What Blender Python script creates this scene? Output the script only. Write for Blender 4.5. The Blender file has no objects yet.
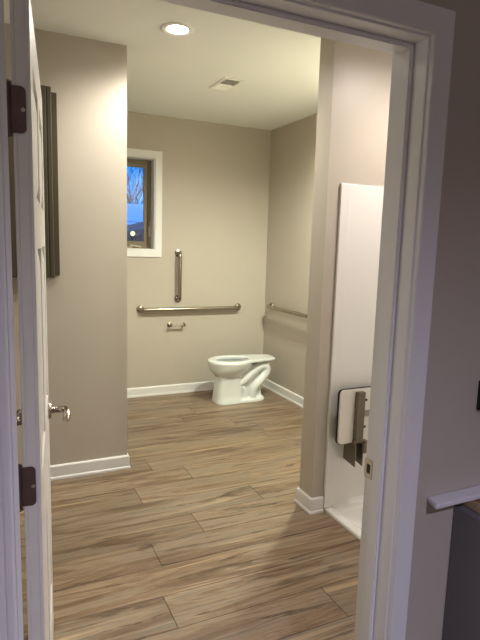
import bpy, bmesh, math, random
from mathutils import Vector, Matrix
random.seed(7)
C = bpy.context.scene.collection
PI = math.pi

# ------------------------------------------------------------------ materials
def lin(c):
    return tuple((v / 12.92 if v <= .04045 else ((v + .055) / 1.055) ** 2.4) for v in c) + (1,)

def srgb(r, g, b):
    return lin((r / 255, g / 255, b / 255))

def mat(name, col, rough=.5, metal=0., bump=0., bscale=60, spec=.5, var=0., vscale=4, coat=0.):
    m = bpy.data.materials.new(name); m.use_nodes = True
    nt = m.node_tree; b = nt.nodes['Principled BSDF']
    b.inputs['Base Color'].default_value = col
    b.inputs['Roughness'].default_value = rough
    b.inputs['Metallic'].default_value = metal
    b.inputs['Specular IOR Level'].default_value = spec
    if coat: b.inputs['Coat Weight'].default_value = coat; b.inputs['Coat Roughness'].default_value = .06
    tc = nt.nodes.new('ShaderNodeTexCoord')
    if bump:
        n = nt.nodes.new('ShaderNodeTexNoise'); n.inputs['Scale'].default_value = bscale; n.inputs['Detail'].default_value = 4
        bp = nt.nodes.new('ShaderNodeBump'); bp.inputs['Strength'].default_value = bump; bp.inputs['Distance'].default_value = .004
        nt.links.new(tc.outputs['Object'], n.inputs['Vector'])
        nt.links.new(n.outputs['Fac'], bp.inputs['Height']); nt.links.new(bp.outputs['Normal'], b.inputs['Normal'])
    n = nt.nodes.new('ShaderNodeTexNoise'); n.inputs['Scale'].default_value = vscale; n.inputs['Detail'].default_value = 3
    nt.links.new(tc.outputs['Object'], n.inputs['Vector'])
    mx = nt.nodes.new('ShaderNodeMix'); mx.data_type = 'RGBA'
    v = max(var, .015)
    mx.inputs[6].default_value = tuple(c * (1 - v) for c in col[:3]) + (1,)
    mx.inputs[7].default_value = tuple(min(1, c * (1 + v)) for c in col[:3]) + (1,)
    nt.links.new(n.outputs['Fac'], mx.inputs[0]); nt.links.new(mx.outputs[2], b.inputs['Base Color'])
    return m

def brushed(name, col, rough=.3, axis=2):
    m = mat(name, col, rough, 1.0)
    nt = m.node_tree; b = nt.nodes['Principled BSDF']
    tc = nt.nodes.new('ShaderNodeTexCoord'); mp = nt.nodes.new('ShaderNodeMapping')
    sc = [260, 260, 260]; sc[axis] = 4
    mp.inputs['Scale'].default_value = sc
    n = nt.nodes.new('ShaderNodeTexNoise'); n.inputs['Scale'].default_value = 1
    r = nt.nodes.new('ShaderNodeMapRange'); r.inputs[3].default_value = rough * .75; r.inputs[4].default_value = rough * 1.3
    nt.links.new(tc.outputs['Object'], mp.inputs['Vector']); nt.links.new(mp.outputs[0], n.inputs['Vector'])
    nt.links.new(n.outputs['Fac'], r.inputs[0]); nt.links.new(r.outputs[0], b.inputs['Roughness'])
    return m

def emit(name, col, s):
    m = bpy.data.materials.new(name); m.use_nodes = True
    nt = m.node_tree; nt.nodes.remove(nt.nodes['Principled BSDF'])
    e = nt.nodes.new('ShaderNodeEmission'); e.inputs[0].default_value = col; e.inputs[1].default_value = s
    nt.links.new(e.outputs[0], nt.nodes['Material Output'].inputs[0]); return m

WALL = mat('greige_paint', srgb(189, 181, 168), .36, bump=.10, bscale=260, spec=.35)
CEIL = mat('ceiling_paint', srgb(248, 250, 246), .7, bump=.06, bscale=200)
TRIM = mat('white_trim_paint', srgb(232, 231, 230), .3, bump=.04, bscale=40)
DOORP = mat('white_door_paint', srgb(226, 223, 219), .32, bump=.05, bscale=60)
BRACK = brushed('darkened_bracket_steel', srgb(128, 120, 106), .38)  # steel colour darkened to stand in for the dark surroundings it reflects
STEEL = brushed('satin_stainless_steel', srgb(166, 157, 143), .24)
NICKEL = brushed('satin_nickel', srgb(160, 150, 137), .26)
BRONZE = mat('dark_bronze_hinge', srgb(104, 84, 82), .42, .7, bump=.2, bscale=60, var=.15, vscale=30)
PORC = mat('vitreous_china', srgb(232, 238, 236), .12, spec=.6, coat=.4)
BOWLDARK = mat('bowl_dark_grey', srgb(112, 120, 126), .05)  # dark grey for the disc inside the toilet bowl
BLACK = mat('black_rubber', srgb(22, 21, 20), .5)
BLACKP = mat('black_plastic', srgb(14, 14, 14), .4)
SEATW = mat('white_phenolic', srgb(232, 228, 218), .35)
ACRY = mat('white_acrylic', srgb(238, 236, 232), .2, coat=.2)
PANELG = mat('grey_green_metal', srgb(72, 64, 47), .55, .1, bump=.05, bscale=120)
PANELD = mat('dark_groove_metal', srgb(36, 33, 25), .5, .2)
WINF = mat('tan_window_vinyl', srgb(128, 114, 88), .45)
WINMET = mat('window_hardware', srgb(190, 180, 160), .35, .3)
REG = mat('white_register_enamel', srgb(250, 249, 244), .4)
REGD = mat('dark_duct', srgb(120, 122, 120), .8)
CAB = mat('charcoal_laminate', srgb(106, 103, 106), .5, bump=.04, bscale=80)
LEDGE = mat('white_ledge_paint', srgb(222, 220, 222), .4, bump=.08, bscale=30)
GROUT = mat('plank_core', srgb(58, 46, 35), .8)
DARKOUT = mat('dark_siding', srgb(60, 70, 84), .9)
SNOW = mat('snowy_roof', srgb(205, 240, 250), .9)
BARK = mat('winter_bark', srgb(52, 48, 50), .9)
GROUND = mat('winter_ground', srgb(74, 78, 84), .95, var=.2)
STRIKEM = brushed('strike_nickel', srgb(200, 192, 178), .3)
LENS = emit('light_lens', (1, .95, .86, 1), 30)
PORCH = emit('porch_lamp', (.75, .95, .4, 1), 1.3)

GLASS = bpy.data.materials.new('window_glass'); GLASS.use_nodes = True
_b = GLASS.node_tree.nodes['Principled BSDF']
_b.inputs['Transmission Weight'].default_value = 1; _b.inputs['Roughness'].default_value = 0
_b.inputs['Base Color'].default_value = (.97, .98, .98, 1); _b.inputs['IOR'].default_value = 1.45

def plank_material():
    m = bpy.data.materials.new('rustic_vinyl_plank'); m.use_nodes = True
    nt = m.node_tree; L = nt.links; N = nt.nodes.new; b = nt.nodes['Principled BSDF']
    tc = N('ShaderNodeTexCoord'); at = N('ShaderNodeAttribute'); at.attribute_name = 'rnd'
    off = N('ShaderNodeCombineXYZ')
    for i, k in enumerate((7.3, 3.1, 19.7)):
        mu = N('ShaderNodeMath'); mu.operation = 'MULTIPLY'; mu.inputs[1].default_value = k
        L.new(at.outputs['Fac'], mu.inputs[0]); L.new(mu.outputs[0], off.inputs[i])
    add = N('ShaderNodeVectorMath'); add.operation = 'ADD'
    L.new(tc.outputs['Object'], add.inputs[0]); L.new(off.outputs[0], add.inputs[1])
    def noise(sc, detail, dist=0., rough=.6):
        mp = N('ShaderNodeMapping'); mp.inputs['Scale'].default_value = sc
        L.new(add.outputs[0], mp.inputs['Vector'])
        n = N('ShaderNodeTexNoise'); n.inputs['Scale'].default_value = 1; n.inputs['Detail'].default_value = detail
        n.inputs['Roughness'].default_value = rough; n.inputs['Distortion'].default_value = dist
        L.new(mp.outputs[0], n.inputs['Vector']); return n
    def ramp(src, stops):
        r = N('ShaderNodeValToRGB'); e = r.color_ramp.elements
        e[0].position, e[0].color = stops[0]; e[1].position, e[1].color = stops[-1]
        for p, c in stops[1:-1]:
            k = e.new(p); k.color = c
        L.new(src, r.inputs[0]); return r
    def mix(mode, fac, a, c):
        x = N('ShaderNodeMix'); x.data_type = 'RGBA'; x.blend_type = mode
        if isinstance(fac, float): x.inputs[0].default_value = fac
        else: L.new(fac, x.inputs[0])
        L.new(a, x.inputs[6]); L.new(c, x.inputs[7]); return x.outputs[2]
    n1 = noise((1.1, 9, 1), 7, 1.1, .66)
    base = ramp(n1.outputs['Fac'], [(.28, srgb(98, 80, 63)), (.42, srgb(130, 108, 88)), (.50, srgb(152, 134, 114)),
                                    (.58, srgb(143, 130, 115)), (.72, srgb(174, 150, 125))])
    n2 = noise((2.2, 80, 1), 6, .2, .7)
    grain = ramp(n2.outputs['Fac'], [(.3, (.62, .60, .57, 1)), (.55, (1, 1, 1, 1)), (.75, (1.0, 1.0, 1.0, 1))])
    c = mix('MULTIPLY', .75, base.outputs[0], grain.outputs[0])
    n3 = noise((1.3, 15, 1), 8, 1.6, .68)
    streak = ramp(n3.outputs['Fac'], [(.0, (1, 1, 1, 1)), (.56, (1, 1, 1, 1)), (.61, (.50, .44, .39, 1)), (.67, (.26, .22, .18, 1)), (.71, (.75, .7, .64, 1))])
    c = mix('MULTIPLY', .85, c, streak.outputs[0])
    n6 = noise((2.4, 46, 1), 7, 1.2, .72)
    crack = ramp(n6.outputs['Fac'], [(.0, (1, 1, 1, 1)), (.57, (1, 1, 1, 1)), (.64, (.58, .53, .47, 1)), (.72, (.42, .37, .32, 1))])
    c = mix('MULTIPLY', .8, c, crack.outputs[0])
    n5 = noise((.9, 22, 1), 5, 1.0, .6)
    light = ramp(n5.outputs['Fac'], [(.0, (0, 0, 0, 1)), (.56, (0, 0, 0, 1)), (.72, (1, 1, 1, 1))])
    pale = N('ShaderNodeRGB'); pale.outputs[0].default_value = srgb(186, 164, 138)
    c = mix('MIX', light.outputs[0], c, pale.outputs[0])
    tint = ramp(at.outputs['Fac'], [(0., (.80, .76, .70, 1)), (.35, (1.0, .97, .92, 1)), (.7, (.88, .90, .88, 1)), (1., (1.06, 1.0, .92, 1))])
    c = mix('MULTIPLY', 1., c, tint.outputs[0])
    n4 = noise((.6, 2.2, 1), 2)
    pat = ramp(n4.outputs['Fac'], [(.35, (.84, .84, .86, 1)), (.65, (1.05, 1.02, .98, 1))])
    c = mix('MULTIPLY', .8, c, pat.outputs[0])
    L.new(c, b.inputs['Base Color'])
    b.inputs['Roughness'].default_value = .42
    b.inputs['Specular IOR Level'].default_value = .4
    bp = N('ShaderNodeBump'); bp.inputs['Strength'].default_value = .12; bp.inputs['Distance'].default_value = .002
    L.new(n2.outputs['Fac'], bp.inputs['Height']); L.new(bp.outputs['Normal'], b.inputs['Normal'])
    return m
PLANK = plank_material()

def wood_material(name, a, c2):
    m = mat(name, a, .55); nt = m.node_tree; b = nt.nodes['Principled BSDF']
    tc = nt.nodes.new('ShaderNodeTexCoord'); mp = nt.nodes.new('ShaderNodeMapping'); mp.inputs['Scale'].default_value = (3, 60, 60)
    n = nt.nodes.new('ShaderNodeTexNoise'); n.inputs['Scale'].default_value = 1; n.inputs['Detail'].default_value = 6
    r = nt.nodes.new('ShaderNodeValToRGB'); r.color_ramp.elements[0].color = a; r.color_ramp.elements[1].color = c2
    nt.links.new(tc.outputs['Object'], mp.inputs[0]); nt.links.new(mp.outputs[0], n.inputs['Vector'])
    nt.links.new(n.outputs['Fac'], r.inputs[0]); nt.links.new(r.outputs[0], b.inputs['Base Color']); return m
PLY = wood_material('raw_wood', srgb(96, 66, 42), srgb(150, 112, 76))
PLYEDGE = wood_material('raw_wood_edge', srgb(170, 140, 106), srgb(205, 178, 142))

# ------------------------------------------------------------------ mesh helpers
def obj(name, bm, m, parent=None, loc=None, smooth=False, ang=40):
    bmesh.ops.recalc_face_normals(bm, faces=bm.faces)
    me = bpy.data.meshes.new(name); bm.to_mesh(me); bm.free()
    for mm in (m if isinstance(m, (list, tuple)) else [m]): me.materials.append(mm)
    if smooth:
        for p in me.polygons: p.use_smooth = True
        try: me.set_sharp_from_angle(angle=math.radians(ang))
        except Exception: pass
    o = bpy.data.objects.new(name, me); C.objects.link(o)
    if loc: o.location = loc
    if parent: o.parent = parent
    return o

def box(bm, x0, x1, y0, y1, z0, z1, bev=0., seg=2, mi=0):
    t = bmesh.new()
    bmesh.ops.create_cube(t, size=1)
    for v in t.verts:
        v.co = Vector(((x0 + x1) / 2 + v.co.x * (x1 - x0), (y0 + y1) / 2 + v.co.y * (y1 - y0), (z0 + z1) / 2 + v.co.z * (z1 - z0)))
    if bev: bmesh.ops.bevel(t, geom=t.edges[:], offset=bev, segments=seg, affect='EDGES', profile=.5)
    join(bm, t, mi)

def join(bm, t, mi=0, M=None):
    if M is not None: t.transform(M)
    mp = {}
    for v in t.verts: mp[v] = bm.verts.new(v.co)
    for f in t.faces:
        try:
            nf = bm.faces.new([mp[v] for v in f.verts]); nf.material_index = mi; nf.smooth = f.smooth
        except ValueError: pass
    t.free()

def cyl(bm, p0, p1, r0, r1=None, seg=20, mi=0):
    r1 = r0 if r1 is None else r1
    p0, p1 = Vector(p0), Vector(p1); d = p1 - p0
    t = bmesh.new()
    bmesh.ops.create_cone(t, cap_ends=True, segments=seg, radius1=r0, radius2=r1, depth=d.length)
    join(bm, t, mi, Matrix.Translation((p0 + p1) / 2) @ d.to_track_quat('Z', 'Y').to_matrix().to_4x4())

def lathe(bm, prof, p0, axis, seg=24, mi=0):
    """prof: list of (radius, distance along axis)"""
    q = Vector(axis).normalized().to_track_quat('Z', 'Y'); p0 = Vector(p0)
    rings = []
    for r, h in prof:
        if r < 1e-6: rings.append([bm.verts.new(p0 + q @ Vector((0, 0, h)))])
        else: rings.append([bm.verts.new(p0 + q @ Vector((r * math.cos(2 * PI * k / seg), r * math.sin(2 * PI * k / seg), h))) for k in range(seg)])
    for a, b in zip(rings, rings[1:]):
        for k in range(seg):
            k2 = (k + 1) % seg
            if len(a) == 1 and len(b) == 1: continue
            if len(a) == 1: f = bm.faces.new((a[0], b[k], b[k2]))
            elif len(b) == 1: f = bm.faces.new((a[k], b[0], a[k2]))
            else: f = bm.faces.new((a[k], b[k], b[k2], a[k2]))
            f.material_index = mi

def smooth_path(pts, sub=6):
    P = [Vector(p) for p in pts]; out = []
    for i in range(len(P) - 1):
        a = P[max(i - 1, 0)]; b = P[i]; c = P[i + 1]; d = P[min(i + 2, len(P) - 1)]
        for s in range(sub):
            t = s / sub
            out.append(.5 * ((2 * b) + (c - a) * t + (2 * a - 5 * b + 4 * c - d) * t * t + (3 * b - a - 3 * c + d) * t ** 3))
    out.append(P[-1]); return out

def tube(bm, pts, r, seg=14, flat=1., flat_axis=None, mi=0):
    P = [Vector(p) for p in pts]; n = len(P)
    R = r if isinstance(r, (list, tuple)) else [r] * n
    T = [(P[min(i + 1, n - 1)] - P[max(i - 1, 0)]).normalized() for i in range(n)]
    up = Vector((0, 0, 1)) if abs(T[0].z) < .9 else Vector((0, 1, 0))
    if flat_axis: up = Vector(flat_axis)
    u = (up - T[0] * up.dot(T[0])).normalized(); rings = []
    for i in range(n):
        u = (u - T[i] * u.dot(T[i])).normalized(); w = T[i].cross(u)
        rings.append([bm.verts.new(P[i] + R[i] * (u * math.cos(2 * PI * k / seg) * flat + w * math.sin(2 * PI * k / seg))) for k in range(seg)])
    for a, b in zip(rings, rings[1:]):
        for k in range(seg):
            f = bm.faces.new((a[k], b[k], b[(k + 1) % seg], a[(k + 1) % seg])); f.material_index = mi
    f = bm.faces.new(rings[0]); f.material_index = mi
    f = bm.faces.new(rings[-1][::-1]); f.material_index = mi

def prism(bm, pts, plane, a, b, mi=0):
    """polygon in plane 'xz' / 'yz' / 'xy' extruded from a to b along the remaining axis"""
    def P(u, v, w):
        return {'xz': (u, w, v), 'yz': (w, u, v), 'xy': (u, v, w)}[plane]
    A = [bm.verts.new(P(u, v, a)) for u, v in pts]; B = [bm.verts.new(P(u, v, b)) for u, v in pts]
    n = len(pts)
    fs = [bm.faces.new(A), bm.faces.new(B[::-1])] + [bm.faces.new((A[i], B[i], B[(i + 1) % n], A[(i + 1) % n])) for i in range(n)]
    for f in fs: f.material_index = mi

def rrect(x0, x1, z0, z1, r, seg=6):
    pts = []
    for cx, cz, a0 in ((x1 - r, z1 - r, 0), (x0 + r, z1 - r, 90), (x0 + r, z0 + r, 180), (x1 - r, z0 + r, 270)):
        for k in range(seg + 1):
            a = math.radians(a0 + 90 * k / seg); pts.append((cx + r * math.cos(a), cz + r * math.sin(a)))
    return pts

def thing(name, loc, label, cat, group=None, rz=0):
    o = bpy.data.objects.new(name, None); C.objects.link(o); o.location = loc; o.rotation_euler.z = rz
    o.empty_display_size = .1
    return tag(o, label, cat, group)

def tag(o, label, cat, group=None):
    o['label'] = label; o['category'] = cat
    if group: o['group'] = group
    return o

def struct(name, bm, m, parent=None, **k):
    o = obj(name, bm, m, parent, **k)
    if parent is None: o['kind'] = 'structure'
    return o

# ------------------------------------------------------------------ dimensions (metres)
H = 2.74                       # ceiling
YW0, YW1 = 1.029, 1.155        # doorway wall, hall face and bathroom face
XJ0, XJ1 = .022, .957          # door jamb faces
HD = 2.045                     # door head
YB = 5.11                      # back wall
XR = 2.70                      # right wall
XL, YL = .800, 3.456           # corner of the left wall
XBL = -1.0                     # bathroom's left side
XP, YP, TP = 1.648, 2.447, .138  # partition end
HX0, HX1, HY0 = -1.3, 2.9, -2.0  # hall

# ------------------------------------------------------------------ floor of planks
def build_floor():
    bm = bmesh.new(); lay = bm.faces.layers.float.new('rnd')
    w = .2135; y0 = 1.64; g = .0011
    rows = {0: 1.32, 1: .636, 2: 1.93, 3: .697, 4: .997, 5: 1.47, 6: .77, 7: 1.167}
    fy, ty = HY0, YB; ln = 1.5
    k = math.floor((fy - y0) / w)
    while y0 + k * w < ty:
        a, b = max(fy, y0 + k * w), min(ty, y0 + (k + 1) * w)
        ln = 1.83 if k == 2 else 1.5
        j = rows.get(k, random.uniform(0, ln)); x = j
        while x > HX0: x -= ln
        while x < HX1:
            x0, x1 = max(x, HX0), min(x + ln, HX1)
            if x1 - x0 > .02:
                r = random.random()
                P = [(x0 + g, a + g), (x1 - g, a + g), (x1 - g, b - g), (x0 + g, b - g)]
                c = .0012
                Q = [(x0 + g + c, a + g + c), (x1 - g - c, a + g + c), (x1 - g - c, b - g - c), (x0 + g + c, b - g - c)]
                lo = [bm.verts.new((u, v, -.0016)) for u, v in P]; hi = [bm.verts.new((u, v, 0)) for u, v in Q]
                fs = [bm.faces.new(hi)] + [bm.faces.new((lo[i], lo[(i + 1) % 4], hi[(i + 1) % 4], hi[i])) for i in range(4)]
                for f in fs: f[lay] = r
            x += ln
        k += 1
    vs = [bm.verts.new(p) for p in ((HX0, fy, -.002), (HX1, fy, -.002), (HX1, ty, -.002), (HX0, ty, -.002))]
    vb = [bm.verts.new((v.co.x, v.co.y, -.05)) for v in vs]
    bm.faces.new(vs).material_index = 1
    bm.faces.new(vb[::-1]).material_index = 1
    for i in range(4): bm.faces.new((vs[i], vs[(i + 1) % 4], vb[(i + 1) % 4], vb[i])).material_index = 1
    me = bpy.data.meshes.new('floor'); bm.to_mesh(me); bm.free()
    me.materials.append(PLANK); me.materials.append(GROUT)
    o = bpy.data.objects.new('floor', me); C.objects.link(o); o['kind'] = 'structure'
build_floor()

def slab(name, boxes, m):
    bm = bmesh.new()
    for b in boxes: box(bm, *b)
    return struct(name, bm, m)

slab('ceiling', [(HX0 - .1, HX1 + .1, HY0 - .1, YB + .15, H, H + .1)], CEIL)
# back wall with the window opening
WX0, WX1, WZ0, WZ1 = .90, 1.455, 1.47, 2.341
slab('wall_back', [(XL - .02, WX0, YB, YB + .15, 0, H), (WX1, XR + .12, YB, YB + .15, 0, H),
                   (WX0, WX1, YB, YB + .15, 0, WZ0), (WX0, WX1, YB, YB + .15, WZ1, H)], WALL)
slab('wall_right', [(XR, XR + .12, YW1, YB, 0, H)], WALL)
slab('wall_left', [(XBL, XL, YL, YB + .15, 0, H)], WALL)
slab('wall_far_left', [(XBL - .12, XBL, YW1, YL, 0, H)], WALL)
slab('wall_partition', [(XP, XR, YP, YP + TP, 0, H)], WALL)
OX0, OX1, OZ = XJ0 - .018, XJ1 + .018, HD + .018
slab('wall_front', [(HX0, OX0, YW0, YW1, 0, H), (OX1, HX1, YW0, YW1, 0, H), (OX0, OX1, YW0, YW1, OZ, H)], WALL)
slab('wall_hall_left', [(HX0 - .12, HX0, HY0, YW0, 0, H)], WALL)
slab('wall_hall_right', [(HX1, HX1 + .12, HY0, YW0, 0, H)], WALL)
slab('wall_hall_back', [(HX0 - .12, HX1 + .12, HY0 - .12, HY0, 0, H)], WALL)

# ------------------------------------------------------------------ baseboards
def base_run(bm, p0, p1, nrm, m0=0, m1=0):
    """baseboard with a small shoe from p0 to p1, nrm points into the room; m0/m1 = +1 outside mitre, -1 inside mitre"""
    prof = [(0, 0), (.020, 0), (.020, .010), (.018, .016), (.0135, .019), (.0135, .086), (.010, .092), (.004, .095), (0, .095)]
    d = Vector((p1[0] - p0[0], p1[1] - p0[1], 0)).normalized(); n = Vector((nrm[0], nrm[1], 0))
    A, B = [], []
    for o, z in prof:
        A.append(bm.verts.new(Vector((p0[0], p0[1], z)) + n * o - d * o * m0))
        B.append(bm.verts.new(Vector((p1[0], p1[1], z)) + n * o + d * o * m1))
    k = len(prof)
    bm.faces.new(A); bm.faces.new(B[::-1])
    for i in range(k): bm.faces.new((A[i], B[i], B[(i + 1) % k], A[(i + 1) % k]))

bm = bmesh.new(); base_run(bm, (XL, YB), (XR, YB), (0, -1), -1, -1); struct('baseboard_back', bm, TRIM)
bm = bmesh.new(); base_run(bm, (XR, YP + TP), (XR, YB), (-1, 0), -1, -1); struct('baseboard_right', bm, TRIM)
bm = bmesh.new(); base_run(bm, (XBL, YL), (XL, YL), (0, -1), -1, 1); base_run(bm, (XL, YL), (XL, YB), (1, 0), 1, -1)
base_run(bm, (XBL, YW1), (XBL, YL), (1, 0), 0, -1); struct('baseboard_left', bm, TRIM)
bm = bmesh.new(); base_run(bm, (XP, YP + TP), (XP, YP), (-1, 0), 1, 1); base_run(bm, (XP, YP), (1.722, YP), (0, -1), 1, 0)
base_run(bm, (XP, YP + TP), (XR, YP + TP), (0, 1), 1, -1); struct('baseboard_partition', bm, TRIM)
bm = bmesh.new(); base_run(bm, (HX0, YW0), (XJ0 - .066, YW0), (0, -1)); base_run(bm, (XJ1 + .067, YW0), (1.19, YW0), (0, -1)); struct('baseboard_hall', bm, TRIM)

# ------------------------------------------------------------------ door frame: jambs, stops, casings
def u_frame(bm, x0, x1, zt, wid, y0, y1, bev=.0):
    """three pieces round an opening x0..x1, 0..zt, mitred at the top, width wid, from y0 to y1"""
    for P in ([(x0 - wid, 0), (x0, 0), (x0, zt), (x0 - wid, zt + wid)], [(x1, 0), (x1 + wid, 0), (x1 + wid, zt + wid), (x1, zt)],
              [(x0, zt), (x1, zt), (x1 + wid, zt + wid), (x0 - wid, zt + wid)]):
        t = bmesh.new(); prism(t, P, 'xz', y0, y1)
        bmesh.ops.recalc_face_normals(t, faces=t.faces)
        if bev: bmesh.ops.bevel(t, geom=t.edges[:], offset=bev, segments=2, affect='EDGES')
        join(bm, t)
bm = bmesh.new()
u_frame(bm, XJ0, XJ1, HD, .0175, YW0 - .001, YW1 + .001, .0012)
u_frame(bm, XJ0 + .012, XJ1 - .012, HD - .012, .0125, 1.074, 1.110, .003)
jamb = struct('trim_1', bm, TRIM)
bm = bmesh.new()
u_frame(bm, XJ0 - .005, XJ1 + .005, HD + .005, .061, YW0 - .013, YW0 - .0005, .0006)
u_frame(bm, XJ0 - .005, XJ1 + .005, HD + .005, .013, YW0 - .0165, YW0 - .012, .0015)
struct('trim_2', bm, TRIM)
bm = bmesh.new()
u_frame(bm, XJ0 - .010, XJ1 + .010, HD + .010, .061, YW1 + .0015, YW1 + .014, .002)
struct('trim_3', bm, TRIM)
# strike plate on the latch jamb
bm = bmesh.new()
fr = [(1.121, .893), (1.1565, .893), (1.1565, .957), (1.121, .957)]
for a, b, c, d in ((1.125, 1.1565, .895, .909), (1.125, 1.1565, .937, .951), (1.125, 1.132, .909, .937), (1.148, 1.1565, .909, .937)):
    box(bm, XJ1 - .0022, XJ1 - .0002, a, b, c, d)
lip = [(XJ1 - .0022, 1.156), (XJ1 - .0002, 1.156), (XJ1 + .002, 1.161), (XJ1 + .0005, 1.162)]
prism(bm, lip, 'xy', .905, .941)
sp = obj('strike_plate', bm, STRIKEM, jamb); sp['label'] = 'satin nickel strike plate'
bm = bmesh.new(); box(bm, XJ1 - .0010, XJ1 - .0001, 1.132, 1.148, .908, .938)
obj('latch_hole', bm, BLACKP, sp)
bm = bmesh.new()
for z in (.9005, .9455): lathe(bm, [(.0036, 0), (.003, .0009), (0, .0011)], (XJ1 - .0022, 1.1385, z), (-1, 0, 0), 12)
obj('screw', bm, STRIKEM, sp)

# ------------------------------------------------------------------ the door, opened into the bathroom
DW, DT, DH = .914, .035, 2.035
door = bpy.data.objects.new('door_1', None); C.objects.link(door); door['kind'] = 'structure'
door.location = (.0815, 1.170, 0); door.rotation_euler.z = math.radians(-6.2)
# local: +Y along the leaf from the hinge edge, face seen from the doorway at x = 0, back face at x = -DT
def door_leaf():
    bm = bmesh.new()
    core = .008
    box(bm, -DT + core, -core, 0, DW, .010, DH)
    st = .115
    cols = [(st, DW / 2 - .045), (DW / 2 + .045, DW - st)]
    rows = [(.25, .78), (.99, 1.52), (1.64, DH - .12)]
    for xs in ((-core, 0.), (-DT, -DT + core)):
        def fb(y0, y1, z0, z1): box(bm, xs[0], xs[1], y0, y1, z0, z1, .0018, 2)
        fb(0, st, .010, DH); fb(DW - st, DW, .010, DH); fb(DW / 2 - .045, DW / 2 + .045, .010, DH)
        zz = [.010] + [v for r in rows for v in r] + [DH]
        for i in range(0, len(zz), 2):
            for c in cols: fb(c[0], c[1], zz[i], zz[i + 1])
        xm = (xs[0] + xs[1]) / 2
        for c in cols:
            for r in rows:
                t = bmesh.new(); bmesh.ops.create_cube(t, size=1)
                x_in = -core if xs[1] == 0. else -DT + core; x_out = -.0015 if xs[1] == 0. else -DT + .0015
                for v in t.verts:
                    outer = (v.co.x > 0) == (xs[1] == 0.)
                    ins = .045 if outer else .012
                    v.co = Vector((x_out if outer else x_in, (c[0] + ins) if v.co.y < 0 else (c[1] - ins), (r[0] + ins) if v.co.z < 0 else (r[1] - ins)))
                join(bm, t)
    return bm
obj('door_leaf', door_leaf(), DOORP, door)
def hinge(z):
    bm = bmesh.new()
    pts = [(-.041, z - .0445), (-.020, z - .0445)] + [(-.020 + .010 * math.sin(a), z - .0345 - .010 * math.cos(a)) for a in [PI / 2 * k / 5 for k in range(6)]]
    pts += [(-.020 + .010 * math.cos(a), z + .0345 + .010 * math.sin(a)) for a in [PI / 2 * k / 5 for k in range(6)]] + [(-.041, z + .0445)]
    prism(bm, pts, 'xz', -.0022, -.0002)
    h = obj('hinge', bm, BRONZE, door); h['label'] = 'dark bronze butt hinge'
    bm = bmesh.new(); cyl(bm, (-.043, -.004, z - .046), (-.043, -.004, z + .046), .0062, seg=14)
    lathe(bm, [(.0062, 0), (.0075, .003), (.004, .007), (0, .008)], (-.043, -.004, z + .046), (0, 0, 1), 14)
    lathe(bm, [(.0062, 0), (.0075, .003), (.004, .007), (0, .008)], (-.043, -.004, z - .046), (0, 0, -1), 14)
    box(bm, -.0600, -.043, -.0062, -.0042, z - .0445, z + .0445)
    obj('knuckle', bm, BRONZE, h, smooth=True)
    for dz, x in ((.030, -.024), (0, -.0155), (-.030, -.024)):
        bm = bmesh.new(); lathe(bm, [(.0042, 0), (.0038, .0012), (.001, .0012), (0, .0006)], (x, -.0022, z + dz), (0, -1, 0), 12)
        obj('screw', bm, STRIKEM if dz == 0 else BRONZE, h)
for z in (.26, 1.013, 1.795): hinge(z)
def handle(side):
    s = 1 if side else -1; x0 = 0 if side else -DT; y = DW - .070; z = .918
    bm = bmesh.new(); lathe(bm, [(0, 0), (.032, 0), (.0325, .004), (.029, .009), (.015, .012), (.0115, .018), (.0105, .040), (0, .040)], (x0, y, z), (s, 0, 0), 28)
    r = obj('door_handle', bm, NICKEL, door, smooth=True); r['label'] = 'satin nickel lever handle'
    bm = bmesh.new()
    pts = smooth_path([(x0 + s * .036, y, z), (x0 + s * .052, y - .002, z + .001), (x0 + s * .064, y - .018, z + .002), (x0 + s * .066, y - .040, z + .000), (x0 + s * .064, y - .062, z - .007), (x0 + s * .061, y - .078, z - .016)], 5)
    n = len(pts); tube(bm, pts, [.0135 - .003 * abs(i / n - .5) for i in range(n)], 14, 1.0)
    obj('lever', bm, NICKEL, r, smooth=True, ang=70)
handle(True); handle(False)
bm = bmesh.new(); box(bm, -.028, -.007, DW - .0005, DW + .0015, .890, .946, .0005); obj('latch_plate', bm, NICKEL, door)

# ------------------------------------------------------------------ window
win = bpy.data.objects.new('window_1', None); C.objects.link(win); win['kind'] = 'structure'; win.location = ((WX0 + WX1) / 2, YB, WZ0)
inv = Matrix.Translation(-Vector(win.location))
def wpart(name, bm, m, parent=None, **k):
    bm.transform(inv); return obj(name, bm, m, parent or win, **k)
def ring(bm, x0, x1, z0, z1, wid, y0, y1, bev=.0015):
    for P in ([(x0, z0), (x0 + wid, z0 + wid), (x0 + wid, z1 - wid), (x0, z1)], [(x1, z0), (x1, z1), (x1 - wid, z1 - wid), (x1 - wid, z0 + wid)],
              [(x0, z0), (x1, z0), (x1 - wid, z0 + wid), (x0 + wid, z0 + wid)], [(x0, z1), (x0 + wid, z1 - wid), (x1 - wid, z1 - wid), (x1, z1)]):
        t = bmesh.new(); prism(t, P, 'xz', y0, y1); bmesh.ops.recalc_face_normals(t, faces=t.faces)
        if bev: bmesh.ops.bevel(t, geom=t.edges[:], offset=bev, segments=2, affect='EDGES')
        join(bm, t)
bm = bmesh.new(); cw = .068
ring(bm, WX0 - cw, WX1 + cw, WZ0 - cw, WZ1 + cw, cw, YB - .016, YB - .0005, .002)
wpart('window_casing', bm, TRIM)
bm = bmesh.new(); ring(bm, WX0 + .0005, WX1 - .0005, WZ0 + .0005, WZ1 - .0005, .010, YB - .004, YB + .149, .001)
wpart('window_liner', bm, TRIM)
bm = bmesh.new(); ring(bm, WX0 + .011, WX1 - .011, WZ0 + .011, WZ1 - .011, .030, YB + .100, YB + .1485)
wf = wpart('window_frame', bm, WINF)
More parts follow.
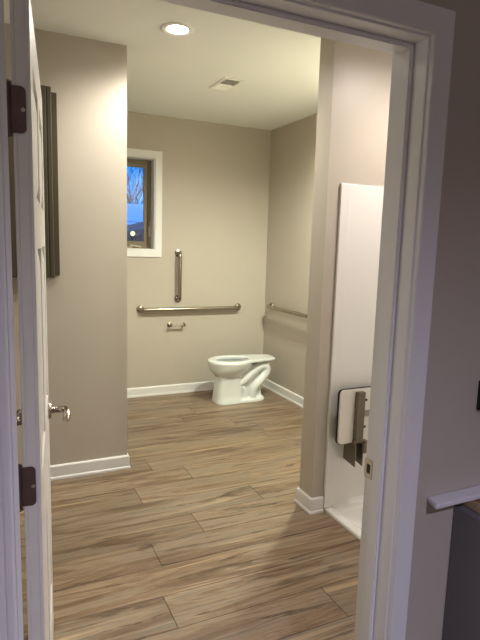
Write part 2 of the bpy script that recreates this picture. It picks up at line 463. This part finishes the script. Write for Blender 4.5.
bm = bmesh.new(); ring(bm, WX0 + .042, WX1 - .042, WZ0 + .042, WZ1 - .042, .038, YB + .110, YB + .143)
sash = wpart('window_sash', bm, WINF)
bm = bmesh.new(); box(bm, WX0 + .078, WX1 - .078, YB + .124, YB + .129, WZ0 + .078, WZ1 - .078)
wpart('pane', bm, GLASS, sash)
bm = bmesh.new()
box(bm, 1.185, 1.255, YB + .081, YB + .0995, WZ0 + .012, WZ0 + .032, .003)
tube(bm, smooth_path([(1.22, YB + .070, WZ0 + .028), (1.225, YB + .055, WZ0 + .040), (1.27, YB + .055, WZ0 + .036), (1.325, YB + .060, WZ0 + .028)], 5), .006, 10)
lathe(bm, [(.006, 0), (.009, .004), (.009, .016), (0, .020)], (1.325, YB + .060, WZ0 + .028), (0, -1, 0), 12)
wpart('crank_handle', bm, WINMET, None, smooth=True)
bm = bmesh.new()
box(bm, WX1 - .036, WX1 - .018, YB + .085, YB + .0995, 1.60, 1.70, .003)
tube(bm, [(WX1 - .027, YB + .064, 1.66), (WX1 - .027, YB + .052, 1.69), (WX1 - .027, YB + .055, 1.735)], [.006, .007, .0055], 10)
wpart('sash_lock', bm, WINMET, None, smooth=True)

# ------------------------------------------------------------------ grab bars and paper holder
def flange(root, p, n, r=.039):
    bm = bmesh.new(); lathe(bm, [(0, .0), (r, 0), (r, .004), (r - .003, .009), (.024, .012), (.0205, .014), (0, .014)], p, n, 28)
    return obj('flange', bm, STEEL, root, smooth=True)
def grab_bar(name, p0, p1, n, label, base):
    root = thing(name, base, label, 'grab bar')
    b = Vector(base); p0 = Vector(p0) - b; p1 = Vector(p1) - b; n = Vector(n); d = (p1 - p0).normalized()
    off = .058; r = .019; rc = .036
    pts = [p0 + n * .010, p0 + n * (off - rc)]
    for k in range(1, 6):
        a = PI / 2 * k / 6; pts.append(p0 + n * (off - rc + rc * math.sin(a)) + d * rc * (1 - math.cos(a)))
    pts.append(p0 + n * off + d * rc); pts.append(p1 + n * off - d * rc)
    for k in range(5, 0, -1):
        a = PI / 2 * k / 6; pts.append(p1 + n * (off - rc + rc * math.sin(a)) - d * rc * (1 - math.cos(a)))
    pts += [p1 + n * (off - rc), p1 + n * .010]
    bm = bmesh.new(); tube(bm, pts, r, 20); obj('bar', bm, STEEL, root, smooth=True, ang=60)
    flange(root, p0 - n * .001, n); flange(root, p1 - n * .001, n)
grab_bar('grab_bar', (1.315, YB, .886), (2.372, YB, .886), (0, -1, 0), 'long horizontal stainless grab bar on the back wall below the window', (1.84, YB, .886))
grab_bar('grab_bar', (1.700, YB, .985), (1.700, YB, 1.445), (0, -1, 0), 'short vertical stainless grab bar beside the window', (1.700, YB, .985))
grab_bar('grab_bar', (XR, 4.955, .905), (XR, 3.888, .905), (-1, 0, 0), 'stainless grab bar on the right wall above the toilet end', (XR, 4.42, .905))
tp = thing('toilet_paper_holder', (1.684, YB, .722), 'small empty satin toilet paper holder under the long grab bar', 'paper holder')
for s in (-1, 1):
    bm = bmesh.new(); lathe(bm, [(0, 0), (.024, 0), (.025, .005), (.020, .009), (.010, .013), (.009, .045), (.014, .052), (.017, .062), (.013, .072), (0, .074)], (s * .070, .002, 0), (0, -1, 0), 20)
    obj('post', bm, NICKEL, tp, smooth=True)
bm = bmesh.new(); cyl(bm, (-.060, -.060, 0), (.060, -.060, 0), .0075, seg=16); cyl(bm, (-.02, -.060, 0), (.061, -.060, 0), .0095, seg=16)
obj('roller', bm, NICKEL, tp, smooth=True)

# ------------------------------------------------------------------ toilet bowl (no tank, no seat)
TX, TY = 2.10, 4.668
toilet = thing('toilet', (TX, TY, 0), 'white elongated toilet bowl without tank or seat standing in the corner', 'toilet')
def oval(x0, x1, hw, z, n=48, pw=2.0, back=1.0, bx=None, tip=0.):
    """outline: egg from x0 (front) to x1 (back), half width hw"""
    cx = (x0 + x1) / 2; a = (x1 - x0) / 2; out = []
    for k in range(n):
        t = 2 * PI * k / n; c, s = math.cos(t), math.sin(t)
        e = 2 / pw
        x = cx + a * math.copysign(abs(c) ** e, c); y = hw * math.copysign(abs(s) ** e, s)
        u = (x - x0) / (x1 - x0)
        y *= 1 - tip * (1 - u) ** 2
        out.append(Vector((x - TX, y, z)))
    return out
def loft(bm, rings, close_top=False, close_bot=False):
    R = [[bm.verts.new(p) for p in r] for r in rings]; n = len(R[0])
    for a, b in zip(R, R[1:]):
        for k in range(n): bm.faces.new((a[k], a[(k + 1) % n], b[(k + 1) % n], b[k]))
    if close_bot: bm.faces.new(R[0][::-1])
    if close_top: bm.faces.new(R[-1])
    return R
bm = bmesh.new()
ZR = .430
rings = [oval(1.955, 2.220, .108, .262, pw=2.6), oval(1.935, 2.232, .120, .282, pw=2.5), oval(1.912, 2.258, .138, .302, pw=2.3), oval(1.893, 2.290, .156, .328, pw=2.2),
         oval(1.884, 2.315, .171, .355), oval(1.879, 2.328, .179, .378), oval(1.876, 2.333, .183, .392), oval(1.873, 2.336, .1865, .402),
         oval(1.873, 2.336, .1865, .416), oval(1.878, 2.331, .181, .427), oval(1.890, 2.322, .170, ZR),
         oval(1.960, 2.300, .118, ZR), oval(1.968, 2.293, .111, .427), oval(1.972, 2.290, .108, .418), oval(1.966, 2.294, .113, .404),
         oval(1.966, 2.294, .113, .360), oval(1.975, 2.285, .108, .310), oval(2.00, 2.26, .085, .275), oval(2.05, 2.20, .050, .262)]
loft(bm, rings, True, True)
obj('bowl', bm, PORC, toilet, smooth=True, ang=60)
bm = bmesh.new(); loft(bm, [oval(1.985, 2.275, .1095, .402), oval(1.985, 2.275, .1095, .403)], True, True)
obj('dark_disc', bm, BOWLDARK, toilet)  # grey disc raised close to the rim so the bowl's inside reads dark
# pedestal under the bowl and foot
bm = bmesh.new()
ped = [oval(1.938, 2.228, .122, .0, pw=3.6), oval(1.936, 2.230, .124, .012, pw=3.6), oval(1.942, 2.224, .114, .030, pw=3.8), oval(1.948, 2.222, .109, .10, pw=3.8),
       oval(1.955, 2.220, .105, .18, pw=3.6), oval(1.957, 2.219, .105, .245, pw=3.2), oval(1.950, 2.222, .110, .270, pw=2.8)]
loft(bm, ped, True, True)
foot = [oval(2.02, 2.470, .116, .0, pw=3.4), oval(2.02, 2.472, .118, .014, pw=3.4), oval(2.04, 2.462, .108, .030, pw=3.4), oval(2.06, 2.440, .070, .048, pw=3)]
loft(bm, foot, True, True)
obj('pedestal', bm, PORC, toilet, smooth=True, ang=50)
# web and trapway bulging on both sides
bm = bmesh.new()
prism(bm, [(x - TX, z) for x, z in ((2.10, .03), (2.445, .03), (2.43, .07), (2.435, .14), (2.47, .21), (2.505, .27), (2.515, .32), (2.50, .375), (2.42, .385), (2.30, .36), (2.18, .30), (2.10, .26))], 'xz', -.048, .048)
for s in (-1, 1):
    path = smooth_path([(2.16 - TX, s * .050, .175), (2.23 - TX, s * .060, .215), (2.31 - TX, s * .058, .280), (2.385 - TX, s * .052, .332), (2.450 - TX, s * .047, .345),
                        (2.482 - TX, s * .046, .315), (2.470 - TX, s * .050, .265), (2.425 - TX, s * .056, .215), (2.370 - TX, s * .060, .165), (2.335 - TX, s * .062, .115), (2.33 - TX, s * .062, .030)], 6)
    n = len(path); tube(bm, path, [.040 + .006 * math.sin(PI * i / n) for i in range(n)], 16)
    tube(bm, smooth_path([(2.17 - TX, s * .06, .262), (2.24 - TX, s * .068, .302), (2.30 - TX, s * .07, .36)], 6), .024, 12)
    tube(bm, smooth_path([(2.20 - TX, s * .058, .160), (2.235 - TX, s * .060, .12), (2.245 - TX, s * .062, .03)], 6), .028, 12)
    lathe(bm, [(.014, 0), (.013, .010), (.007, .016), (0, .017)], (2.36 - TX, s * .092, .028), (0, 0, 1), 14)
obj('trapway', bm, PORC, toilet, smooth=True, ang=60)
# tank deck tapering to the back, with the two tank bolt holes
bm = bmesh.new()
o2 = [(2.240, -.160), (2.32, -.138), (2.42, -.118), (2.52, -.100), (2.555, -.088), (2.566, -.070), (2.570, 0)]
outl = [(x, y) for x, y in o2] + [(x, -y) for x, y in o2[-2::-1]] + [(2.281, .130), (2.303, .085), (2.312, 0), (2.303, -.085), (2.281, -.130)]
prism(bm, [(x - TX, y) for x, y in outl], 'xy', .404, ZR + .0004)
bmesh.ops.recalc_face_normals(bm, faces=bm.faces)
bmesh.ops.bevel(bm, geom=[e for e in bm.edges if abs(e.verts[0].co.z - e.verts[1].co.z) < 1e-4], offset=.006, segments=3, affect='EDGES')
obj('tank_deck', bm, PORC, toilet, smooth=True, ang=35)
bm = bmesh.new()
prism(bm, [(x - TX, z) for x, z in ((2.36, .405), (2.36, .355), (2.50, .345), (2.535, .405))], 'xz', -.065, .065)
bmesh.ops.recalc_face_normals(bm, faces=bm.faces); bmesh.ops.bevel(bm, geom=bm.edges[:], offset=.01, segments=3, affect='EDGES')
obj('deck_support', bm, PORC, toilet, smooth=True, ang=50)

# ------------------------------------------------------------------ metal cabinet on the left wall
pc = thing('wall_cabinet', (.16, YL, 1.32), 'tall narrow grey-green metal cabinet on the wall behind the door', 'cabinet')
def loc(bm, e): bm.transform(Matrix.Translation(-Vector(e.location))); return bm
bm = bmesh.new(); box(bm, -.055, .380, YL - .022, YL - .0005, 1.325, 2.400, .003)
obj('back_plate', loc(bm, pc), PANELG, pc)
bm = bmesh.new(); box(bm, -.015, .340, YL - .110, YL - .022, 1.318, 2.408, .004)
obj('body', loc(bm, pc), PANELG, pc)
bm = bmesh.new(); box(bm, -.010, .308, YL - .128, YL - .112, 1.322, 2.404, .003)
dr = obj('door', loc(bm, pc), PANELG, pc)
bm = bmesh.new(); box(bm, .312, .318, YL - .1125, YL - .1102, 1.322, 2.404)
obj('door_gap', loc(bm, pc), PANELD, pc)
bm = bmesh.new(); box(bm, .345, .350, YL - .0235, YL - .0222, 1.330, 2.395)
obj('plate_groove', loc(bm, pc), PANELD, pc)

# ------------------------------------------------------------------ shower: pan, wall panels, folding seat
SX0 = 1.735
pan = thing('shower_pan', (2.21, 1.80, 0), 'white low shower pan on the floor behind the right door jamb', 'shower pan')
bm = bmesh.new()
x0, x1, y0, y1 = SX0, XR - .002, YW1 + .002, YP - .003
n = 5
R = []
def rect(i, z): 
    return [Vector(p) for p in ((x0 + i, y0 + i, z), (x1 - i, y0 + i, z), (x1 - i, y1 - i, z), (x0 + i, y1 - i, z))]
R = [rect(0, .001), rect(.001, .012), rect(.006, .018), rect(.050, .020), rect(.060, .016), rect(.075, .010), rect(.42, .005)]
loft(bm, R, True, True); obj('pan_body', loc(bm, pan), ACRY, pan)
bm = bmesh.new(); lathe(bm, [(0, 0), (.055, 0), (.055, .004), (.045, .005), (0, .004)], (2.21, 1.8, .0055), (0, 0, 1), 28)
obj('drain', loc(bm, pan), STEEL, pan, smooth=True)
sur = thing('shower_surround', (2.2, YP, .021), 'glossy white shower wall panels behind and beside the folded seat', 'shower wall')
def wall_panel(name, b):
    bm = bmesh.new(); box(bm, *b, .003); obj(name, loc(bm, sur), ACRY, sur)
bm = bmesh.new()
box(bm, 1.727, XR - .004, YP - .010, YP - .0006, .021, 1.893, .003)
box(bm, 1.727, 1.790, YP - .016, YP - .009, .021, 1.890, .003)
prism(bm, [(YP - .009, .0205), (YP - .050, .0205), (YP - .030, .0225), (YP - .018, .030), (YP - .010, .050)], 'yz', 1.785, XR - .05)
obj('panel', loc(bm, sur), ACRY, sur)
wall_panel('panel', (XR - .010, XR - .0008, YW1 + .012, YP - .011, .021, 1.893))
wall_panel('panel', (1.727, XR - .011, YW1 + .0008, YW1 + .010, .021, 1.893))

seat = thing('folding_shower_seat', (1.95, YP - .011, .30), 'white folding shower seat with black edge folded up against the wall panel', 'shower seat')
YS = 2.372
bm = bmesh.new(); prism(bm, rrect(1.744, 2.215, .430, .756, .030), 'xz', YS - .001, YS + .010)
bk = obj('seat_board_edge', loc(bm, seat), BLACK, seat); bk['label'] = 'black edge of the seat board'
bm = bmesh.new(); prism(bm, rrect(1.748, 2.215, .434, .752, .028), 'xz', YS - .010, YS - .001)
bmesh.ops.recalc_face_normals(bm, faces=bm.faces)
bmesh.ops.bevel(bm, geom=[e for e in bm.edges if abs(e.verts[0].co.y - e.verts[1].co.y) < 1e-5 and e.verts[0].co.y < YS - .005], offset=.003, segments=2, affect='EDGES')
obj('seat_board', loc(bm, seat), SEATW, seat)
def bracket(xc):
    bm = bmesh.new(); box(bm, xc - .026, xc + .026, YS - .040, YS - .0105, .452, .738, .003)
    obj('support_arm', loc(bm, seat), BRACK, seat)
    for s in (-1, 1):
        bm = bmesh.new()
        prism(bm, [(YP - .0115, .315), (YS - .045, .300), (YS - .045, .425), (YS - .020, .452), (YP - .0115, .452)], 'yz', xc + s * .026 - .0025, xc + s * .026 + .0025)
        obj('wall_bracket', loc(bm, seat), BRACK, seat)
    bm = bmesh.new(); cyl(bm, (xc - .034, YS - .028, .444), (xc + .034, YS - .028, .444), .007, seg=14)
    obj('hinge_pin', loc(bm, seat), BRACK, seat, smooth=True)
def clip(xc):
    bm = bmesh.new(); box(bm, xc + .036, xc + .062, YS - .042, YS - .004, .372, .446, .002); box(bm, xc + .0288, xc + .040, YS - .030, YS - .010, .40, .42)
    obj('lock_clip', loc(bm, seat), BRACK, seat)
clip(1.876); clip(2.10)
bracket(1.876); bracket(2.10)
bm = bmesh.new(); box(bm, 1.905, 2.070, YS - .022, YS - .0105, .590, .622, .002); obj('cross_bar', loc(bm, seat), STEEL, seat)
for z in (.682, .522):
    for x in (1.925, 2.05):
        bm = bmesh.new(); prism(bm, rrect(x - .014, x + .014, z - .007, z + .007, .0065), 'xz', YS - .0112, YS - .0098)
        obj('slot', loc(bm, seat), BLACKP, seat)

# ------------------------------------------------------------------ hall side: ledge, unfinished cabinet, switch box
bm = bmesh.new()
prism(bm, [(1.074, YW0 - .0005), (1.062, YW0 - .046), (2.10, YW0 - .046), (2.10, YW0 - .0005)], 'xy', .853, .868)
bmesh.ops.recalc_face_normals(bm, faces=bm.faces); bmesh.ops.bevel(bm, geom=bm.edges[:], offset=.003, segments=2, affect='EDGES')
tag(obj('wall_ledge', bm, LEDGE), 'white painted wooden ledge on the hall wall right of the doorway', 'ledge')
cab = thing('base_cabinet', (1.65, .75, 0), 'dark grey base cabinet with raw wooden top under the white ledge', 'cabinet')
bm = bmesh.new(); box(bm, 1.179, 1.208, .47, YW0 - .002, 0, .822, .001); obj('side_panel', loc(bm, cab), CAB, cab)
bm = bmesh.new(); box(bm, 2.092, 2.110, .47, YW0 - .002, 0, .822, .001); obj('side_panel', loc(bm, cab), CAB, cab)
bm = bmesh.new(); box(bm, 1.208, 2.092, YW0 - .012, YW0 - .003, .02, .822); box(bm, 1.208, 2.092, .49, YW0 - .012, .09, .105); obj('carcass', loc(bm, cab), CAB, cab)
for a, b in ((1.182, 1.648), (1.652, 2.107)):
    bm = bmesh.new(); box(bm, a, b, .450, .468, .10, .820, .0015); d = obj('door', loc(bm, cab), CAB, cab)
    xh = b - .04 if a < 1.3 else a + .04
    bm = bmesh.new(); cyl(bm, (xh, .425, .62), (xh, .425, .76), .005, seg=12); cyl(bm, (xh, .4495, .635), (xh, .425, .635), .004, seg=10); cyl(bm, (xh, .4495, .745), (xh, .425, .745), .004, seg=10)
    obj('handle', loc(bm, cab), NICKEL, d, smooth=True)
bm = bmesh.new(); box(bm, 1.212, 2.14, .43, YW0 - .0015, .8225, .8500); obj('wooden_top', loc(bm, cab), PLY, cab)
bm = bmesh.new(); box(bm, 1.2085, 1.2119, .43, YW0 - .0015, .8230, .8498); obj('top_edge', loc(bm, cab), PLYEDGE, cab)

sw = thing('switch_box', (1.262, YW0, 1.145), 'black uncovered switch box on the hall wall above the ledge', 'switch')
bm = bmesh.new()
for b in ((1.233, 1.239), (1.285, 1.291)): box(bm, b[0], b[1], YW0 - .012, YW0 - .0005, 1.103, 1.187)
for b in ((1.103, 1.109), (1.181, 1.187)): box(bm, 1.239, 1.285, YW0 - .012, YW0 - .0005, b[0], b[1])
for z0 in (1.088, 1.187): box(bm, 1.250, 1.274, YW0 - .009, YW0 - .0005, z0, z0 + .015)
obj('box_rim', loc(bm, sw), BLACKP, sw)
bm = bmesh.new(); box(bm, 1.240, 1.284, YW0 - .004, YW0 - .0005, 1.110, 1.180); obj('box_back', loc(bm, sw), REGD, sw)
bm = bmesh.new(); box(bm, 1.246, 1.278, YW0 - .016, YW0 - .0042, 1.118, 1.172, .002); s2 = obj('switch_body', loc(bm, sw), REG, sw)
bm = bmesh.new(); box(bm, 1.257, 1.267, YW0 - .024, YW0 - .0162, 1.135, 1.155, .002); obj('toggle', loc(bm, sw), BLACKP, s2)

# ------------------------------------------------------------------ ceiling: recessed lights and register
def downlight(x, y, label, power, col, angle=165, blend=.7, glow=.12):
    e = thing('recessed_light', (x, y, H), label, 'ceiling light')
    bm = bmesh.new(); lathe(bm, [(.060, -.0005), (.096, -.0005), (.095, -.005), (.088, -.009), (.080, -.010), (.060, -.0030), (.060, -.0005)], (0, 0, 0), (0, 0, 1), 40)
    obj('trim_ring', bm, REG, e, smooth=True)
    bm = bmesh.new(); lathe(bm, [(0, -.0075), (.03, -.0070), (.050, -.0050), (.0595, -.0025), (.0595, -.0006), (0, -.0006)], (0, 0, 0), (0, 0, 1), 32)
    obj('lens', bm, LENS, e, smooth=True)
    ld = bpy.data.lights.new('lamp', 'SPOT'); ld.energy = power; ld.color = col; ld.shadow_soft_size = .06
    ld.spot_size = math.radians(angle); ld.spot_blend = blend
    lo = bpy.data.objects.new('lamp', ld); C.objects.link(lo); lo.parent = e; lo.location = (0, 0, -.075)
    if glow:
        ld = bpy.data.lights.new('lamp_glow', 'POINT'); ld.energy = power * glow; ld.color = col; ld.shadow_soft_size = .06
        lo = bpy.data.objects.new('lamp_glow', ld); C.objects.link(lo); lo.parent = e; lo.location = (0, 0, -.14)
downlight(.994, 3.054, 'round recessed ceiling light in the room beyond the left wall corner', 46, (1, .94, .84), glow=0)
downlight(2.20, 3.12, 'round recessed ceiling light hidden behind the shower partition', 150, (.98, 1, .81), glow=0)
downlight(2.20, 1.83, 'round recessed ceiling light over the shower', 42, (1.0, .91, .86), glow=0)
downlight(-.25, 2.35, 'added unseen ceiling fill light above the open door', 5, (1.0, .92, .84), glow=0)  # weak fill lamp added out of view to lift the left wall
downlight(.50, -1.0, 'round recessed ceiling light in the hall in front of the doorway', 165, (.74, .72, 1.0), 138, 1., 0)

vent = thing('ceiling_register', (1.645, 3.865, H), 'small white rectangular air register in the ceiling', 'ceiling vent')
bm = bmesh.new()
for b in ((-.0775, -.0575, -.155, .155), (.0575, .0775, -.155, .155), (-.0575, .0575, -.155, -.135), (-.0575, .0575, .135, .155), (-.0575, .0575, -.006, .006)):
    box(bm, b[0], b[1], b[2], b[3], -.008, -.0005, .0008)
obj('frame', bm, REG, vent)
bm = bmesh.new(); box(bm, -.057, .057, -.134, .134, -.0015, -.0006); obj('duct_opening', bm, REGD, vent)
for k in range(16):
    y = -.126 + (.126 - .014) * (k % 8) / 7 if k < 8 else .014 + (.126 - .014) * (k % 8) / 7
    bm = bmesh.new(); sgn = 1 if k < 8 else -1
    prism(bm, [(y - .0045 * sgn, -.0085), (y - .0045 * sgn + .001, -.0088), (y + .0045 * sgn + .001, -.0022), (y + .0045 * sgn, -.0018)], 'yz', -.0573, .0573)
    obj('louvre', bm, REG, vent)

# ------------------------------------------------------------------ outside the window, at dusk
bm = bmesh.new(); box(bm, -40, 60, YB + 1.5, 90, -1.1, -1.0); o = struct('ground', bm, GROUND)
def shed(name, x0, x1, y0, y1, eave, ridge, roofm, label, cat='building', along='x'):
    e = thing(name, ((x0 + x1) / 2, (y0 + y1) / 2, -1), label, cat)
    bm = bmesh.new()
    if along == 'x':
        ym = (y0 + y1) / 2; prism(bm, [(y0, -1), (y1, -1), (y1, eave), (ym, ridge - .1), (y0, eave)], 'yz', x0, x1)
        rb = bmesh.new(); prism(rb, [(y0 - .3, eave - .1), (ym, ridge), (y1 + .3, eave - .1), (y1 + .3, eave + .05), (ym, ridge + .16), (y0 - .3, eave + .05)], 'yz', x0 - .3, x1 + .3)
    else:
        xm = (x0 + x1) / 2; prism(bm, [(x0, -1), (x1, -1), (x1, eave), (xm, ridge - .1), (x0, eave)], 'xz', y0, y1)
        rb = bmesh.new(); prism(rb, [(x0 - .3, eave - .1), (xm, ridge), (x1 + .3, eave - .1), (x1 + .3, eave + .05), (xm, ridge + .16), (x0 - .3, eave + .05)], 'xz', y0 - .3, y1 + .3)
    obj('walls', loc(bm, e), DARKOUT, e); obj('roof', loc(rb, e), roofm, e)
    return e
shed('house', 1.0, 16, 27, 35, 1.9, 3.55, SNOW, 'long low building with snowy roof seen through the window behind the bare tree')
shed('garage', 2.4, 8.6, 13.5, 18, 1.45, 2.28, DARKOUT, 'dark gabled building with lamp seen low through the window', along='y')
lp = thing('yard_lamp', (3.028, 12.5, -1), 'round lit lamp on a pole low outside the window', 'lamp')
bm = bmesh.new(); lathe(bm, [(0, 0), (.12, 0), (.12, .05), (.04, .10), (.025, .3), (.022, 2.62), (.05, 2.64), (.05, 2.665), (0, 2.67)], (0, 0, 0), (0, 0, 1), 14); obj('pole', bm, BLACKP, lp, smooth=True)
bm = bmesh.new(); bmesh.ops.create_uvsphere(bm, u_segments=16, v_segments=10, radius=.055); bm.transform(Matrix.Translation((0, 0, 2.7355))); obj('globe', bm, PORCH, lp, smooth=True)
def tree(x, y, label, seed, h=5.2):
    rnd = random.Random(seed); bm = bmesh.new()
    def br(p, d, r, l, lev):
        q = p + d * l; mid = (p + q) / 2 + Vector((rnd.uniform(-1, 1), rnd.uniform(-1, 1), 0)) * l * .05
        tube(bm, [p, mid, q], [r, r * .85, r * .68], 5)
        if lev == 0: return
        for k in range(3):
            nd = (d + Vector((rnd.uniform(-1, 1), rnd.uniform(-1, 1), rnd.uniform(-.1, .8))) * .62).normalized()
            br(p + (q - p) * rnd.uniform(.55, 1.), nd, r * rnd.uniform(.55, .72), l * rnd.uniform(.6, .8), lev - 1)
    br(Vector((0, 0, 0)), Vector((.02, 0, 1)), .075, h * .36, 5)
    e = thing('bare_tree', (x, y, -1), label, 'tree')
    obj('branches', bm, BARK, e)
tree(9.25, 37.5, 'bare winter tree seen through the window above the snowy roof', 3, 9.6)
tree(12.3, 53, 'third bare winter tree with thin branches behind the snowy building', 21, 12.5)
tree(10.9, 45, 'second bare winter tree far behind the snowy building', 9, 10.5)
bm = bmesh.new()
tube(bm, [(-10, 24, 2.75), (6, 24, 2.42), (24, 24, 2.75)], .012, 6); tag(obj('power_line', bm, BLACKP), 'upper thin power line crossing outside the window', 'cable')
bm = bmesh.new()
tube(bm, [(-10, 24, 2.60), (6, 24, 2.28), (24, 24, 2.60)], .012, 6); tag(obj('power_line', bm, BLACKP), 'lower thin power line crossing outside the window', 'cable')
for x in (-10, 24):
    e = thing('utility_pole', (x, 24.145, -1), 'tall wooden utility pole standing outside at the %s end of the power lines' % ('left' if x < 0 else 'right'), 'pole')
    bm = bmesh.new(); cyl(bm, (0, 0, 0), (0, 0, 4.2), .13, .10, 12); obj('shaft', bm, BARK, e); bm = bmesh.new(); box(bm, -.06, .06, -.7, .7, 3.80, 3.92); obj('crossarm', bm, BARK, e)

# ------------------------------------------------------------------ world, camera, view
w = bpy.data.worlds.new('dusk'); bpy.context.scene.world = w; w.use_nodes = True
nt = w.node_tree; bg = nt.nodes['Background']
tc = nt.nodes.new('ShaderNodeTexCoord'); sp_ = nt.nodes.new('ShaderNodeSeparateXYZ'); rp = nt.nodes.new('ShaderNodeValToRGB')
rp.color_ramp.elements[0].position = 0.; rp.color_ramp.elements[0].color = (.035, .31, 1.0, 1)
rp.color_ramp.elements[1].position = .7; rp.color_ramp.elements[1].color = (.028, .24, .85, 1)
nt.links.new(tc.outputs['Generated'], sp_.inputs[0]); nt.links.new(sp_.outputs['Z'], rp.inputs[0]); nt.links.new(rp.outputs[0], bg.inputs[0])
bg.inputs[1].default_value = 1.1

yaw, pit, rol = math.radians(25.2), math.radians(8.078), math.radians(1.691)
fw = Vector((math.sin(yaw) * math.cos(pit), math.cos(yaw) * math.cos(pit), -math.sin(pit)))
rt = Vector((math.cos(yaw), -math.sin(yaw), 0)); up = rt.cross(fw)
r2 = rt * math.cos(rol) + up * math.sin(rol); u2 = -rt * math.sin(rol) + up * math.cos(rol)
cd = bpy.data.cameras.new('camera'); cam = bpy.data.objects.new('camera', cd); C.objects.link(cam)
M = Matrix((r2, u2, -fw)).transposed().to_4x4(); M.translation = Vector((0, 0, 1.545)); cam.matrix_world = M
cd.sensor_fit = 'VERTICAL'; cd.sensor_height = 24; cd.lens = 24 * 529.3 / 640; cd.clip_start = .02; cd.clip_end = 300
sc = bpy.context.scene; sc.camera = cam
sc.view_settings.view_transform = 'Standard'; sc.view_settings.look = 'None'; sc.view_settings.gamma = 1
sc.view_settings.exposure = .45; sc.view_settings.use_curve_mapping = False
